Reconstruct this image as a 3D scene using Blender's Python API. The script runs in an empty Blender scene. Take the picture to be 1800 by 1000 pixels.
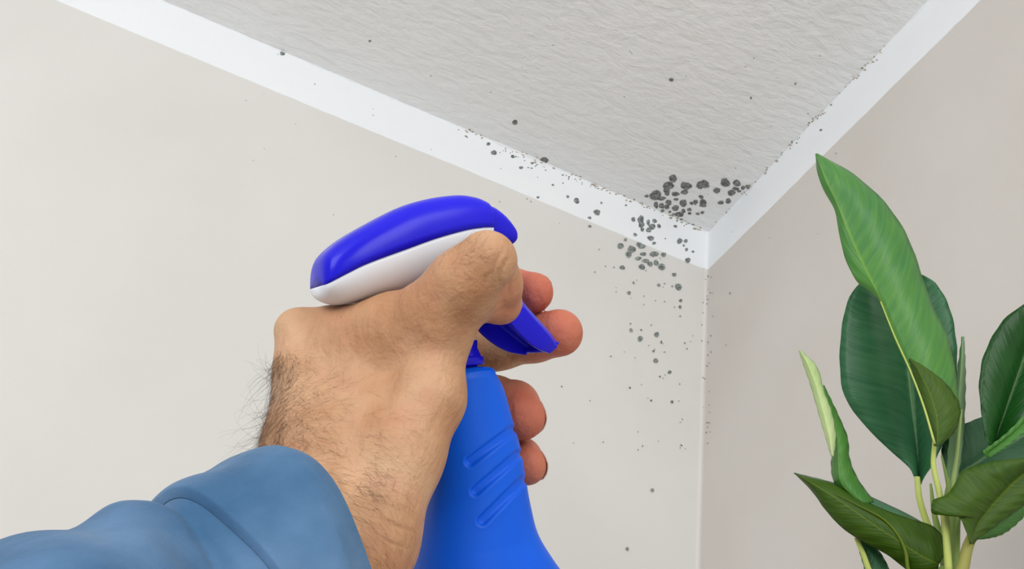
import bpy, bmesh, math, random
import numpy as np
from mathutils import Vector, Matrix
from mathutils.bvhtree import BVHTree

sc = bpy.context.scene
COL = sc.collection
rng = random.Random(7)
nrg = np.random.RandomState(3)

# ---------------------------------------------------------------- camera
F = 1600.0
Rm = np.array([[0.910077, -0.384418, 0.154865],
               [0.354944, 0.530063, -0.770096],
               [0.21395, 0.755815, 0.618845]])          # rows: right, down, forward
# re-orthonormalise
_u, _s, _v = np.linalg.svd(Rm); Rm = _u @ _v
DC = 1.8
CORNER = np.array([0.280274, -0.073465, 1.3]) / 1.3 * DC
CAM = np.array([0, 0, 2.5]) - Rm.T @ CORNER
cd = bpy.data.cameras.new('camera'); cam = bpy.data.objects.new('camera', cd); COL.objects.link(cam)
M = Matrix.Identity(4)
for i in range(3):
    M[i][0] = Rm[0][i]; M[i][1] = -Rm[1][i]; M[i][2] = -Rm[2][i]; M[i][3] = CAM[i]
cam.matrix_world = M
cd.sensor_width = 36; cd.lens = 32; cd.clip_start = 0.01
sc.camera = cam

# ---------------------------------------------------------------- light
sc.view_settings.view_transform = 'Standard'
sc.view_settings.look = 'None'
sc.view_settings.gamma = 1
sc.view_settings.exposure = 0.02
w = bpy.data.worlds.new('world'); sc.world = w; w.use_nodes = True
w.node_tree.nodes['Background'].inputs[0].default_value = (0.94, 0.97, 1.0, 1)
w.node_tree.nodes['Background'].inputs[1].default_value = 0.47

def area(name, loc, target, size, power, color):
    l = bpy.data.lights.new(name, 'AREA'); l.shape = 'RECTANGLE'
    l.size, l.size_y = size; l.energy = power; l.color = color
    o = bpy.data.objects.new(name, l); COL.objects.link(o)
    o.location = loc
    o.rotation_euler = (Vector(target) - Vector(loc)).to_track_quat('-Z', 'Y').to_euler()
    return o
area('window_light', (-2.4, -2.3, 1.75), (-0.3, -0.2, 2.0), (1.4, 1.3), 32, (1.0, 0.99, 0.975))
area('side_window_light', (0.0 - 0.35, -2.9, 1.9), (-0.1, -0.3, 2.1), (0.8, 1.2), 17, (1.0, 0.99, 0.975))

# ---------------------------------------------------------------- helpers
def cam2w(p):
    return CAM + np.asarray(p, float) @ Rm
def P(u, v, d):
    return np.array([(u - 900) / F * d, (v - 500) / F * d, d])
def PW(u, v, d):
    return cam2w(P(u, v, d))
def ray(u, v):
    return np.array([(u - 900) / F, (v - 500) / F, 1.0]) @ Rm
def topix(pw):
    c = (np.asarray(pw) - CAM) @ Rm.T
    return 900 + F * c[..., 0] / c[..., 2], 500 + F * c[..., 1] / c[..., 2], c[..., 2]

def link(name, me, mat=None, parent=None, **props):
    o = bpy.data.objects.new(name, me); COL.objects.link(o)
    if mat is not None and me is not None:
        for m in (mat if isinstance(mat, (list, tuple)) else [mat]):
            me.materials.append(m)
    if parent is not None:
        o.parent = parent
    for k, v in props.items():
        o[k] = v
    return o
def mesh(name, verts, faces, smooth=True):
    me = bpy.data.meshes.new(name)
    me.from_pydata([tuple(map(float, v)) for v in verts], [], [tuple(map(int, f)) for f in faces])
    me.update()
    if smooth:
        me.polygons.foreach_set('use_smooth', [True] * len(me.polygons))
    return me
def rings(rs, close=True, cap=True):
    """loft of rings (each n x 3)"""
    n = len(rs[0]); V = np.concatenate(rs); Fc = []
    for i in range(len(rs) - 1):
        for j in range(n if close else n - 1):
            k = (j + 1) % n
            Fc.append((i * n + j, i * n + k, (i + 1) * n + k, (i + 1) * n + j))
    if cap:
        V = np.vstack([V, rs[0].mean(0), rs[-1].mean(0)]); a = len(V) - 2
        for j in range(n):
            k = (j + 1) % n
            Fc.append((a, k, j)); Fc.append((a + 1, (len(rs) - 1) * n + j, (len(rs) - 1) * n + k))
    return V, Fc
def cr(pts, t):
    """Catmull-Rom through pts, t array in 0..1"""
    p = np.asarray(pts, float); n = len(p)
    e = np.vstack([2 * p[0] - p[1], p, 2 * p[-1] - p[-2]])
    x = np.clip(np.asarray(t) * (n - 1), 0, n - 1 - 1e-9); i = x.astype(int); f = (x - i)[:, None]
    a, b, c, d = e[i], e[i + 1], e[i + 2], e[i + 3]
    return 0.5 * ((2 * b) + (-a + c) * f + (2 * a - 5 * b + 4 * c - d) * f ** 2 + (-a + 3 * b - 3 * c + d) * f ** 3)
def interp(x, xs, ys):
    return np.interp(x, xs, ys)
def smoothlut(x, xs, ys):
    pts = np.stack([xs, ys], 1); t = np.linspace(0, 1, 400); c = cr(pts, t)
    return np.interp(x, c[:, 0], c[:, 1])

# ---------------------------------------------------------------- materials
def newmat(name, color, rough=0.5, spec=0.5, sss=0.0):
    m = bpy.data.materials.new(name); m.use_nodes = True
    b = m.node_tree.nodes['Principled BSDF']
    b.inputs['Base Color'].default_value = (*color, 1)
    b.inputs['Roughness'].default_value = rough
    b.inputs['Specular IOR Level'].default_value = spec
    if sss:
        b.inputs['Subsurface Weight'].default_value = sss
    return m, m.node_tree.nodes, m.node_tree.links, b
def noise_color(m, n, l, b, c1, c2, scale, detail=4, coord='Object', stretch=None, lo=0.35, hi=0.65):
    tc = n.new('ShaderNodeTexCoord'); src = tc.outputs[coord]
    if stretch:
        mp = n.new('ShaderNodeMapping'); mp.inputs['Scale'].default_value = stretch
        l.new(src, mp.inputs[0]); src = mp.outputs[0]
    t = n.new('ShaderNodeTexNoise'); t.inputs['Scale'].default_value = scale; t.inputs['Detail'].default_value = detail
    l.new(src, t.inputs[0])
    r = n.new('ShaderNodeValToRGB'); r.color_ramp.elements[0].position = lo; r.color_ramp.elements[1].position = hi
    r.color_ramp.elements[0].color = (*c1, 1); r.color_ramp.elements[1].color = (*c2, 1)
    l.new(t.outputs[0], r.inputs[0]); l.new(r.outputs[0], b.inputs['Base Color'])
    return r, src
def bump(n, l, b, src, scale, strength, dist, detail=3, prev=None, rough=0.5):
    t = n.new('ShaderNodeTexNoise'); t.inputs['Scale'].default_value = scale; t.inputs['Detail'].default_value = detail
    t.inputs['Roughness'].default_value = rough
    l.new(src, t.inputs[0])
    bp = n.new('ShaderNodeBump'); bp.inputs['Strength'].default_value = strength; bp.inputs['Distance'].default_value = dist
    l.new(t.outputs[0], bp.inputs['Height'])
    if prev: l.new(prev.outputs[0], bp.inputs['Normal'])
    l.new(bp.outputs[0], b.inputs['Normal'])
    return bp

def wallmat(name, c1, c2):
    m, n, l, b = newmat(name, c1, 0.85, 0.25)
    r, s = noise_color(m, n, l, b, c1, c2, 3.0, 5)
    p = bump(n, l, b, s, 9, 0.25, 0.004, 3)
    bump(n, l, b, s, 420, 0.12, 0.0006, 2, p)
    return m
M_wall = wallmat('cream_wall_paint', (0.665, 0.652, 0.628), (0.70, 0.688, 0.665))
M_wallr = wallmat('darker_right_wall', (0.61, 0.575, 0.535), (0.65, 0.62, 0.585))  # right wall: darker, warmer base tone than the left wall
M_trim = wallmat('white_band_paint', (0.81, 0.84, 0.87), (0.84, 0.865, 0.89))
m, n, l, b = newmat('rough_ceiling_paint', (0.62, 0.62, 0.60), 0.5, 0.4)
r, s = noise_color(m, n, l, b, (0.78, 0.785, 0.785), (0.81, 0.815, 0.815), 4, 4)
mp = n.new('ShaderNodeMapping'); mp.inputs['Scale'].default_value = (1.0, 1.9, 1); mp.inputs['Rotation'].default_value = (0, 0, 0.5)
l.new(s, mp.inputs[0])
wn = n.new('ShaderNodeTexNoise'); wn.inputs['Scale'].default_value = 14; l.new(mp.outputs[0], wn.inputs[0])
mx = n.new('ShaderNodeMixRGB'); mx.blend_type = 'ADD'; mx.inputs[0].default_value = 0.04
l.new(mp.outputs[0], mx.inputs[1]); l.new(wn.outputs[1], mx.inputs[2])
p = bump(n, l, b, mx.outputs[0], 34, 0.5, 0.008, 3, rough=0.55)
bump(n, l, b, s, 7, 0.3, 0.006, 2, p)
M_ceil = m

M_floor, n, l, b = newmat('pale_floor', (0.5, 0.48, 0.45), 0.45)
noise_color(M_floor, n, l, b, (0.55, 0.53, 0.50), (0.65, 0.63, 0.60), 6, 5, stretch=(1, 12, 1))

# ---------------------------------------------------------------- room
L = 3.2; RC = 0.007; ZC = 2.5
arc = [(-RC + RC * math.sin(a), -RC + RC * math.cos(a)) for a in np.linspace(0, math.pi / 4, 6)]  # left wall half of the rounded corner
arcR = [(y, x) for x, y in arc]
def extrude(poly, z0, z1):
    k = len(poly)
    V = [(x, y, z0) for x, y in poly] + [(x, y, z1) for x, y in poly]
    Fc = [(i, (i + 1) % k, k + (i + 1) % k, k + i) for i in range(k)] + [tuple(range(k))[::-1], tuple(range(k, 2 * k))]
    return V, Fc
V, Fc = extrude([(-L, 0)] + arc + [(0.1, 0.1), (-L, 0.1)], 0, ZC)
wall_left = link('wall_left', mesh('wall_left', V, Fc, False), M_wall, kind='structure')
V, Fc = extrude([(0, -L)] + arcR + [(0.1, 0.1), (0.1, -L)], 0, ZC)
wall_right = link('wall_right', mesh('wall_right', V, Fc, False), M_wallr, kind='structure')
V, Fc = extrude([(-L, -L), (0.1, -L), (0.1, 0.1), (-L, 0.1)], ZC, ZC + 0.1)
ceiling = link('ceiling', mesh('ceiling', V, Fc, False), M_ceil, kind='structure')
V, Fc = extrude([(-L, -L), (0.1, -L), (0.1, 0.1), (-L, 0.1)], -0.1, 0)
floor = link('floor', mesh('floor', V, Fc, False), M_floor, kind='structure')

# painted bands along the top of both walls: 1.2 mm proud, lower edge cut in by hand
TW = 0.0977
def band(path, nrm, wob, ups):
    """path: list of (x,y) on the wall, nrm: inward normals"""
    V = []; Fc = []
    for i, ((x, y), (nx, ny)) in enumerate(zip(path, nrm)):
        zb = ZC - TW + wob[i]; zt = ZC - ups[i]
        o = 0.0012
        prof = [(0.0, zb), (o * 0.7, zb + 0.0004), (o, zb + 0.0014), (o, (zb + zt) / 2), (o, zt - 0.002), (o + 0.0008, zt), (0, zt)]
        for q, z in prof:
            V.append((x + nx * q, y + ny * q, z))
    k = 7
    for i in range(len(path) - 1):
        for j in range(k - 1):
            Fc.append((i * k + j, (i + 1) * k + j, (i + 1) * k + j + 1, i * k + j + 1))
    return V, Fc
def wobble(N, s):
    a = nrg.randn(N); k = np.hanning(9); k /= k.sum(); a = np.convolve(a, k, 'same')
    b_ = nrg.randn(N); k = np.hanning(61); k /= k.sum(); b_ = np.convolve(b_, k, 'same')
    return a * s * 0.8 + b_ * s * 3.5
def bandpath(side):
    xs = np.concatenate([-np.linspace(L, 1.6, 20), -np.linspace(1.595, RC, 330)])
    pts = [(x, 0.0) for x in xs] + list(arc[1:]); nr = [(0, -1.0)] * len(xs) + [(-math.sin(a), -math.cos(a)) for a in np.linspace(0, math.pi / 4, 6)[1:]]
    if side == 'r':
        pts = [(y, x) for x, y in pts]; nr = [(y, x) for x, y in nr]
    return pts, nr
pts, nr = bandpath('l'); wob = wobble(len(pts), 0.0007); wob[-60:] *= np.linspace(1, .2, 60)
V, Fc = band(pts, nr, wob, np.zeros(len(pts)))
trim1 = link('trim_1', mesh('trim_1', V, Fc, True), M_trim, kind='structure')
pts, nr = bandpath('r'); wob = wobble(len(pts), 0.0009); wob[-60:] *= np.linspace(1, .2, 60)
V, Fc = band(pts, nr, wob, np.zeros(len(pts)))
trim2 = link('trim_2', mesh('trim_2', V, [f[::-1] for f in Fc], True), M_trim, kind='structure')

# slightly ragged paint line where the bands meet the ceiling: thin white bead lying on the ceiling edge
def bead(side, parent):
    pts, nr = bandpath(side); N = len(pts); wv = 0.0015 + np.abs(wobble(N, 0.0012))
    V = []; Fc = []
    for i in range(N):
        x, y = pts[i]; nx, ny = nr[i]
        for q, z in ((0.0, 0.0), (0.0, wv[i]), (wv[i] * 0.5, wv[i] * 0.45), (wv[i], 0.0)):
            V.append((x + nx * (q + .0006), y + ny * (q + .0006), ZC - z))
    for i in range(N - 1):
        for j in range(4):
            k = (j + 1) % 4
            f = (i * 4 + j, i * 4 + k, (i + 1) * 4 + k, (i + 1) * 4 + j)
            Fc.append(f)
    link('paint_bead', mesh('paint_bead', V, Fc, True), M_trim, parent)
bead('l', trim1); bead('r', trim2)

# ---------------------------------------------------------------- mould
def surf(u, v):
    """which surface does the pixel's ray meet, and where"""
    r = ray(u, v)
    c = []
    if r[1] > 0: c.append(((0 - CAM[1]) / r[1], 'L'))
    if r[0] > 0: c.append(((0 - CAM[0]) / r[0], 'R'))
    if r[2] > 0: c.append(((ZC - CAM[2]) / r[2], 'C'))
    t, s = min(c); p = CAM + r * t
    return p, s
mm = []
for nm, ca, cb in (('grey_green_mould', (0.12, 0.145, 0.138), (0.38, 0.41, 0.40)), ('dark_mould', (0.115, 0.118, 0.112), (0.34, 0.345, 0.335))):
    m, n, l, b = newmat(nm, ca, 0.9, 0.1)
    r, s = noise_color(m, n, l, b, ca, cb, 150, 5, lo=0.38, hi=0.72)
    at = n.new('ShaderNodeAttribute'); at.attribute_name = 'fall'
    t = n.new('ShaderNodeTexNoise'); t.inputs['Scale'].default_value = 260; t.inputs['Detail'].default_value = 4; l.new(s, t.inputs[0])
    # alpha = smoothstep(fall*1.5 + noise - .9)
    a1 = n.new('ShaderNodeMath'); a1.operation = 'MULTIPLY_ADD'; l.new(at.outputs['Fac'], a1.inputs[0]); a1.inputs[1].default_value = 1.5; a1.inputs[2].default_value = -0.42
    a2 = n.new('ShaderNodeMath'); a2.operation = 'ADD'; l.new(a1.outputs[0], a2.inputs[0]); l.new(t.outputs[0], a2.inputs[1])
    a3 = n.new('ShaderNodeMapRange'); a3.interpolation_type = 'SMOOTHSTEP'; l.new(a2.outputs[0], a3.inputs[0])
    a3.inputs[1].default_value = 0.10; a3.inputs[2].default_value = 1.05; a3.inputs[3].default_value = 0.0; a3.inputs[4].default_value = 0.97
    l.new(a3.outputs[0], b.inputs['Alpha'])
    mm.append(m)
def blob(u, v, rx, ry, parts=None, thin=0.0):
    """irregular patch with its rim lying on the surface and a middle 0.5 mm proud"""
    N = 18; p0, s = surf(u, v)
    ph = nrg.rand(3) * 6.28
    ang = np.linspace(0, 2 * np.pi, N, endpoint=False)
    rad = 1 + 0.08 * np.sin(2 * ang + ph[0]) + 0.06 * np.sin(3 * ang + ph[1]) + 0.04 * np.sin(5 * ang + ph[2]) + nrg.uniform(-.04, .04, N)
    off = {'C': (0, 0, -1), 'L': (0, -1, 0), 'R': (-1, 0, 0)}[s]; off = np.array(off, float)
    V = []; fall = []
    for fr in (1.15, 0.85, 0.45):
        for a, rr in zip(ang, rad):
            q = CAM + ray(u + rx * rr * fr * math.cos(a), v + ry * rr * fr * math.sin(a)) * 1.0
            r = q - CAM
            t = {'C': (ZC - CAM[2]) / r[2], 'L': -CAM[1] / r[1], 'R': -CAM[0] / r[0]}[s]
            q = CAM + r * t
            base = 0.0015 if s != 'C' else 0.0003
            V.append(q + off * (base + 0.0003 * (1.15 - fr))); fall.append({1.15: 0.0, 0.85: 0.62, 0.45: 1.0}[fr])
    V.append(p0 + off * (0.0019 if s != 'C' else 0.0007)); fall.append(1.0)
    Fc = []
    for k in range(2):
        for j in range(N):
            jj = (j + 1) % N
            Fc.append((k * N + j, k * N + jj, (k + 1) * N + jj, (k + 1) * N + j))
    for j in range(N):
        Fc.append((2 * N + j, 2 * N + (j + 1) % N, 3 * N))
    return V, Fc, np.array(fall) - thin, s, p0
def z2(L_): return [(x / 4.547 + 1040, y / 4.547 + 260, a / 4.547, b / 4.547) for x, y, a, b in L_]
def z5(L_): return [(x / 5 + 820, y / 5 + 220, a / 5, b / 5) for x, y, a, b in L_]
def z3(L_): return [(x / 3.335 + 1060, y / 3.335 + 440, a / 3.335, b / 3.335) for x, y, a, b in L_]
spots = z2([(650,243,38,32),(615,300,48,28),(755,303,45,32),(742,352,35,20),(868,296,32,30),(905,290,34,34),(1068,277,42,38),(1160,280,32,25),(1000,340,30,27),(1118,358,32,26),(1150,325,30,18),(1210,318,18,17),(1247,310,18,17),(1178,345,17,11),(1033,436,26,18),(1092,424,25,22),(510,378,45,40),(600,345,30,38),(670,368,32,22),(560,403,32,18),(440,384,18,14),(515,455,20,28),(560,462,25,25),(600,472,20,22),(615,436,28,25),(568,500,14,12),(670,480,30,24),(732,441,32,29),(830,433,20,22),(798,441,16,14),(890,433,30,22),(890,458,32,17),(875,390,22,18),(675,410,25,10),(780,492,20,13),(783,523,17,10),(733,503,20,18),(700,530,34,22),(655,530,15,10),(625,510,14,11),(848,526,18,13),(885,516,16,12),(715,570,11,8),
 (40,518,28,22),(330,575,18,20),(390,575,24,32),(395,615,25,25),(450,598,15,22),(500,588,22,18),(480,632,25,25),(452,660,22,20),(535,628,16,18),(402,655,16,20),(345,697,16,15),(470,725,32,22),(495,765,15,12),(666,629,16,12),(268,735,14,14),(228,785,25,25),(318,812,35,26),(292,855,25,22),(375,772,25,15),(400,790,30,15),(410,850,25,16),(497,850,34,22),(572,856,25,18),(370,885,25,14),(430,905,32,15),(465,930,18,20),(512,920,20,22),(400,952,24,22),(558,952,25,28),(243,958,25,18),(175,957,7,5),(700,748,25,25),(748,748,18,18),(755,815,14,14),(733,783,10,10),(806,832,11,10),(765,900,26,22),(75,443,8,10),(272,462,9,7)])
spots += z5([(190,170,18,14),(238,246,25,24),(340,212,6,6),(342,230,5,5),(405,280,18,14),(478,378,18,14),(575,338,13,11),(540,377,10,4),(570,382,9,6),(898,460,7,6),(757,529,12,9),(845,514,7,6),(888,632,12,14),(965,668,24,26),(1078,817,20,13),(1080,890,14,11),(1183,688,9,10),(626,638,13,10),(530,650,6,5),(622,461,4,4)])
spots += z3([(415,144,12,12),(440,216,20,18),(453,296,10,8),(450,333,9,9),(450,388,5,4),(177,192,6,7),(150,251,12,9),(163,470,10,10),(222,468,6,6),(216,519,16,17),(312,495,15,14),(340,540,5,8),(307,648,14,15),(388,715,10,10),(332,742,6,5),(402,890,9,8),(155,807,6,5),(280,882,6,6),(43,623,5,4),(294,592,8,6),(75,245,3,3),(325,205,10,8),(477,545,4,4),(584,748,4,4)])
spots += [(1180,140,5,3.5),(905,215,5,4),(956,282,8.5,6),(650,72,2.5,2),(1320,172,2,2),(1398,147,2,2),(496,95,4.5,4),(1444,229,2.5,2),(1102,965,3,3),(1146,862,3,3)]
thinset = {(888,298)}
def owner(u, v, s, p):
    if s == 'C': return ceiling
    low = p[2] < ZC - TW
    if s == 'L': return wall_left if low else trim1
    return wall_right if low else trim2
tiny = {}
for (u, v, rx, ry) in spots:
    faint = 0.0
    V, Fc, fall, s, p = blob(u, v, rx, ry, thin=nrg.choice([0, 0.06, 0.14, 0.26]) if rx > 3 else 0.0)
    own = owner(u, v, s, p)
    if max(rx, ry) < 3.0:
        tiny.setdefault(own.name, []).append((V, Fc, fall)); continue
    me = mesh('mold_spot', V, Fc)
    at = me.attributes.new('fall', 'FLOAT', 'POINT'); at.data.foreach_set('value', fall.astype(np.float32))
    link('mold_spot', me, mm[1] if s == 'C' else mm[0], own)
# scattered specks, too small to pick apart
def lnp(a, b, t): return (a[0] + (b[0] - a[0]) * t, a[1] + (b[1] - a[1]) * t)
specks = []
for _ in range(80):
    a, b_ = ((800, 232), (1240, 408)) if rng.random() < .6 else ((1250, 402), (1500, 140))
    q = lnp(a, b_, rng.random() ** .8); specks.append((q[0] + rng.gauss(0, 2), q[1] + rng.gauss(0, 3), rng.uniform(.7, 1.6), rng.uniform(.6, 1.3)))
for _ in range(55):
    specks.append((rng.gauss(1150, 60), rng.uniform(420, 800), rng.uniform(.6, 1.6), rng.uniform(.6, 1.4)))
for _ in range(35):
    specks.append((rng.gauss(1243, 5), rng.uniform(420, 780), rng.uniform(.6, 1.3), rng.uniform(.6, 1.3)))
for _ in range(40):
    specks.append((rng.uniform(420, 1500), rng.uniform(60, 420), rng.uniform(.5, 1.3), rng.uniform(.5, 1.1)))
for q in specks:
    V, Fc, fall, s, p = blob(*q); own = owner(q[0], q[1], s, p)
    tiny.setdefault(own.name, []).append((V, Fc, fall))
for nm, lst in tiny.items():
    VV = []; FF = []; fa = []
    for V, Fc, fall in lst:
        o = len(VV); VV += V; FF += [tuple(i + o for i in f) for f in Fc]; fa += list(fall)
    me = mesh('mold_specks', VV, FF)
    at = me.attributes.new('fall', 'FLOAT', 'POINT'); at.data.foreach_set('value', np.array(fa, np.float32))
    link('mold_specks', me, mm[0], bpy.data.objects[nm], kind='stuff')

# yellowed flakes and dust caught along the paint lines
M_flake, n, l, b = newmat('yellowed_flake', (0.42, 0.36, 0.27), 0.9, 0.1)
VV = []; FF = []
for _ in range(150):
    a_, b_ = ((760, 205), (1240, 408)) if rng.random() < .55 else ((1250, 402), (1560, 80))
    q = lnp(a_, b_, rng.random() ** .6)
    V, Fc, fall, s_, p_ = blob(q[0] + rng.gauss(0, 2), q[1] + rng.gauss(0, 2) - 1, rng.uniform(.8, 2.6), rng.uniform(.6, 1.5))
    o = len(VV); VV += V; FF += [tuple(i + o for i in f) for f in Fc]
link('paint_flakes', mesh('paint_flakes', VV, FF), M_flake, ceiling, kind='stuff')

# ---------------------------------------------------------------- spray bottle
S = np.array([0.5, -0.1, -0.86]); S /= np.linalg.norm(S)          # side of the bottle that faces the viewer
Nn = np.array([0.83, -0.22, 0.508]); Nn -= S * (Nn @ S); Nn /= np.linalg.norm(Nn)   # towards the nozzle
Bd = np.array([0.03, 1.0, 0]); Bd -= S * (Bd @ S); Bd /= np.linalg.norm(Bd)         # down the bottle
O0 = P(840, 560, 0.415)
def plane(u, v, off=0.0):
    """point of the bottle's middle plane (moved off along S) on the ray of a pixel"""
    r = np.array([(u - 900) / F, (v - 500) / F, 1.0])
    return r * (((O0 + S * off) @ S) / (r @ S))
def onp(u, v, off=0.0):
    return plane(u, v) + S * off

M_body, n, l, b = newmat('blue_bottle_plastic', (0.010, 0.085, 0.62), 0.42, 0.22)
r, s = noise_color(M_body, n, l, b, (0.002, 0.105, 0.74), (0.003, 0.120, 0.80), 20, 2)
bump(n, l, b, s, 900, 0.06, 0.0003, 2)
M_head, n, l, b = newmat('violet_blue_gloss_plastic', (0.020, 0.016, 0.66), 0.24, 0.2)
r, s = noise_color(M_head, n, l, b, (0.012, 0.009, 0.60), (0.015, 0.011, 0.66), 15, 2)
M_white, n, l, b = newmat('white_plastic', (0.78, 0.82, 0.88), 0.4, 0.4)
r, s = noise_color(M_white, n, l, b, (0.76, 0.80, 0.86), (0.80, 0.84, 0.90), 12, 2)

bottle = bpy.data.objects.new('spray_bottle', None); COL.objects.link(bottle)
base_pt = cam2w(onp(870, 1420)); bottle.location = base_pt
bottle['label'] = 'blue trigger spray bottle with white and violet-blue head, held in the hand'
bottle['category'] = 'spray bottle'
def bpart(name, V, Fc, mat, parent=None, smooth=True, label=None, crease=None):
    W = cam2w(V) - base_pt
    o = link(name, mesh(name, W, Fc, smooth), mat, parent or bottle)
    if label: o['label'] = label
    if crease:
        md = o.modifiers.new('b', 'BEVEL'); md.width = crease; md.segments = 3; md.limit_method = 'ANGLE'; md.angle_limit = 0.6
    return o
# body
vs = [645, 648, 654, 664, 690, 740, 800, 850, 900, 950, 1000, 1060, 1120, 1200, 1300, 1400, 1415, 1420]
lf = [800, 775, 752, 746, 745, 748, 752, 752, 742, 732, 724, 715, 710, 705, 702, 700, 712, 730]
rt = [838, 858, 867, 871, 884, 898, 914, 922, 931, 944, 972, 1012, 1036, 1046, 1048, 1046, 1035, 1015]
th = [8, 13, 16, 17, 17.5, 18.5, 20, 21, 22, 23.5, 26, 29, 31, 32, 32, 32, 30, 27]
slots = [((826, 811), (900, 757)), ((836, 863), (911, 800)), ((848, 915), (918, 846))]
fine = list(np.arange(645, 664, 1.5)) + list(np.arange(664, 1010, 2.0)) + list(np.arange(1010, 1421, 10.0)) + [1415, 1420]
fine = sorted(set(fine)); NA = 260; rs = []
an = np.linspace(0, 2 * np.pi, NA, endpoint=False)
for v in fine:
    a_, c_ = smoothlut(v, vs, lf), smoothlut(v, vs, rt); t_ = interp(v, vs, th) / 1000
    c0 = onp((a_ + c_) / 2, v); d = c0[2]
    h = (c_ - a_) / 2 * d / F
    nax = math.sqrt(max(h * h - (0.5 * t_) ** 2, 1e-6)) / Nn[0]
    Bn = Nn - Bd * (Nn @ Bd); Bn /= np.linalg.norm(Bn)
    nax = math.sqrt(max(h * h - (S[0] * t_) ** 2, 1e-6)) / Bn[0]
    ex = 2 / 2.25
    ca, sa = np.cos(an), np.sin(an)
    q = c0 + np.outer(nax * np.sign(ca) * np.abs(ca) ** ex, Bn) + np.outer(t_ * np.sign(sa) * np.abs(sa) ** ex, S)
    # grooves pressed into both flanks (mirrored)
    nv = np.outer(ca / nax, Bn) + np.outer(sa / t_, S); nv /= np.linalg.norm(nv, axis=1)[:, None]
    for side in (1, -1):
        uq = 900 + F * q[:, 0] / q[:, 2]; vq = 500 + F * q[:, 1] / q[:, 2]
        if side == -1: uq = 900 + F * (q[:, 0] + 2 * t_ * np.abs(sa) * S[0]) / q[:, 2]
        for (A, B) in slots:
            A = np.array(A, float); B = np.array(B, float); ab = B - A
            tt = np.clip(((uq - A[0]) * ab[0] + (vq - A[1]) * ab[1]) / (ab @ ab), 0, 1)
            dd = np.hypot(uq - A[0] - ab[0] * tt, vq - A[1] - ab[1] * tt)
            g = 1 / (1 + np.exp((dd - 8.0) / 0.8)) - 0.06 * np.exp(-((dd - 13) / 4.0) ** 2)
            msk = (sa * side > 0.02)
            q = q - nv * (0.0017 * g * msk * (1 - 0.35 * tt))[:, None]
    rs.append(q)
V, Fc = rings(rs); bpart('bottle_body', V, Fc, M_body, label='blue bottle body with three slanting grip grooves')

# neck cylinder and cone collar
def tube(stations, ax1, ax2, N=48):
    out = []
    a = np.linspace(0, 2 * np.pi, N, endpoint=False)
    for c, r_ in stations:
        out.append(c + np.outer(np.cos(a) * r_, ax1) + np.outer(np.sin(a) * r_, ax2))
    return rings(out)
Bn = Nn - Bd * (Nn @ Bd); Bn /= np.linalg.norm(Bn)
V, Fc = tube([(onp(806, 600), .0085), (onp(806, 652), .0085)], Bn, S); bpart('neck', V, Fc, M_head)
V, Fc = tube([(onp(800, 470), .0055), (onp(801, 560), .0055), (onp(802, 585), .0062), (onp(806, 628), .0102), (onp(806.3, 630), .0112), (onp(807, 642), .0114), (onp(807, 643.5), .0104)], Bn, S)
bpart('collar', V, Fc, M_head, crease=0.0002)

# head: blue shell above, white shell below
hu = [556, 559, 568, 590, 625, 690, 740, 790, 820, 838, 842, 844]
ht = [468, 457, 444, 425, 403, 369, 353, 346, 349, 356, 360, 366]
hb = [514, 522, 530, 536, 532, 514, 494, 470, 456, 448, 444, 438]
hs = [505, 504, 499, 487, 470, 446, 428, 414, 409, 408, 408, 408]
hw = [8, 10.5, 13, 14.5, 15.5, 16, 16, 16, 15.7, 15.2, 14.6, 13]
st = np.concatenate([np.linspace(556, 606, 30), np.linspace(608, 836, 84), np.linspace(837, 844, 10)])
up, lo = [], []
for u in st:
    T, B_, Sp, W_ = (smoothlut(u, hu, k) for k in (ht, hb, hs, hw)); W_ /= 1000
    pT, pB, pS = onp(u, T), onp(u, B_), onp(u, Sp)
    a = np.linspace(-np.pi / 2, np.pi / 2, 41)      # side -> top -> side
    sn = np.sin(a); cs = np.cos(a)
    eW, eH = 2 / 2.9, 2 / 2.9
    x = np.sign(sn) * np.abs(sn) ** eW * W_; y = np.abs(cs) ** eH
    up.append(pS + np.outer(x, S) + np.outer(y, pT - pS))
    a = np.linspace(-np.pi / 2, np.pi / 2, 31); sn = np.sin(a); cs = np.cos(a)
    x = np.sign(sn) * np.abs(sn) ** (2 / 2.1) * W_ * 0.975; y = np.abs(cs) ** (2 / 2.0)
    lo.append(pS + np.outer(x, S) + np.outer(y, pB - pS))
V, Fc = rings(up); bpart('head_cover', V, Fc, M_head, label='violet-blue glossy domed cover of the spray head')
V, Fc = rings(lo); bpart('head_underside', V, Fc, M_white, label='white lower shell of the spray head')
# nozzle block
nu = [830, 840, 858, 876, 890, 897, 900]
nt = [366, 361, 365, 378, 394, 406, 414]
nb = [425, 430, 434, 436, 436, 432, 426]
nw = [11, 12.5, 12.5, 12, 11, 10, 7.5]
rs = []
for u in np.linspace(830, 900, 36):
    T, B_, W_ = (smoothlut(u, nu, k) for k in (nt, nb, nw)); W_ /= 1000
    u2 = u - 6
    c0 = onp(u2, (T + B_) / 2); hh = onp(u2, T) - c0
    a = np.linspace(0, 2 * np.pi, 40, endpoint=False)
    rs.append(c0 + np.outer(np.sign(np.cos(a)) * np.abs(np.cos(a)) ** .7 * W_, S) + np.outer(np.sign(np.sin(a)) * np.abs(np.sin(a)) ** .7, hh))
V, Fc = rings(rs); bpart('nozzle', V, Fc, M_head, label='blue nozzle at the front of the spray head')

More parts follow.
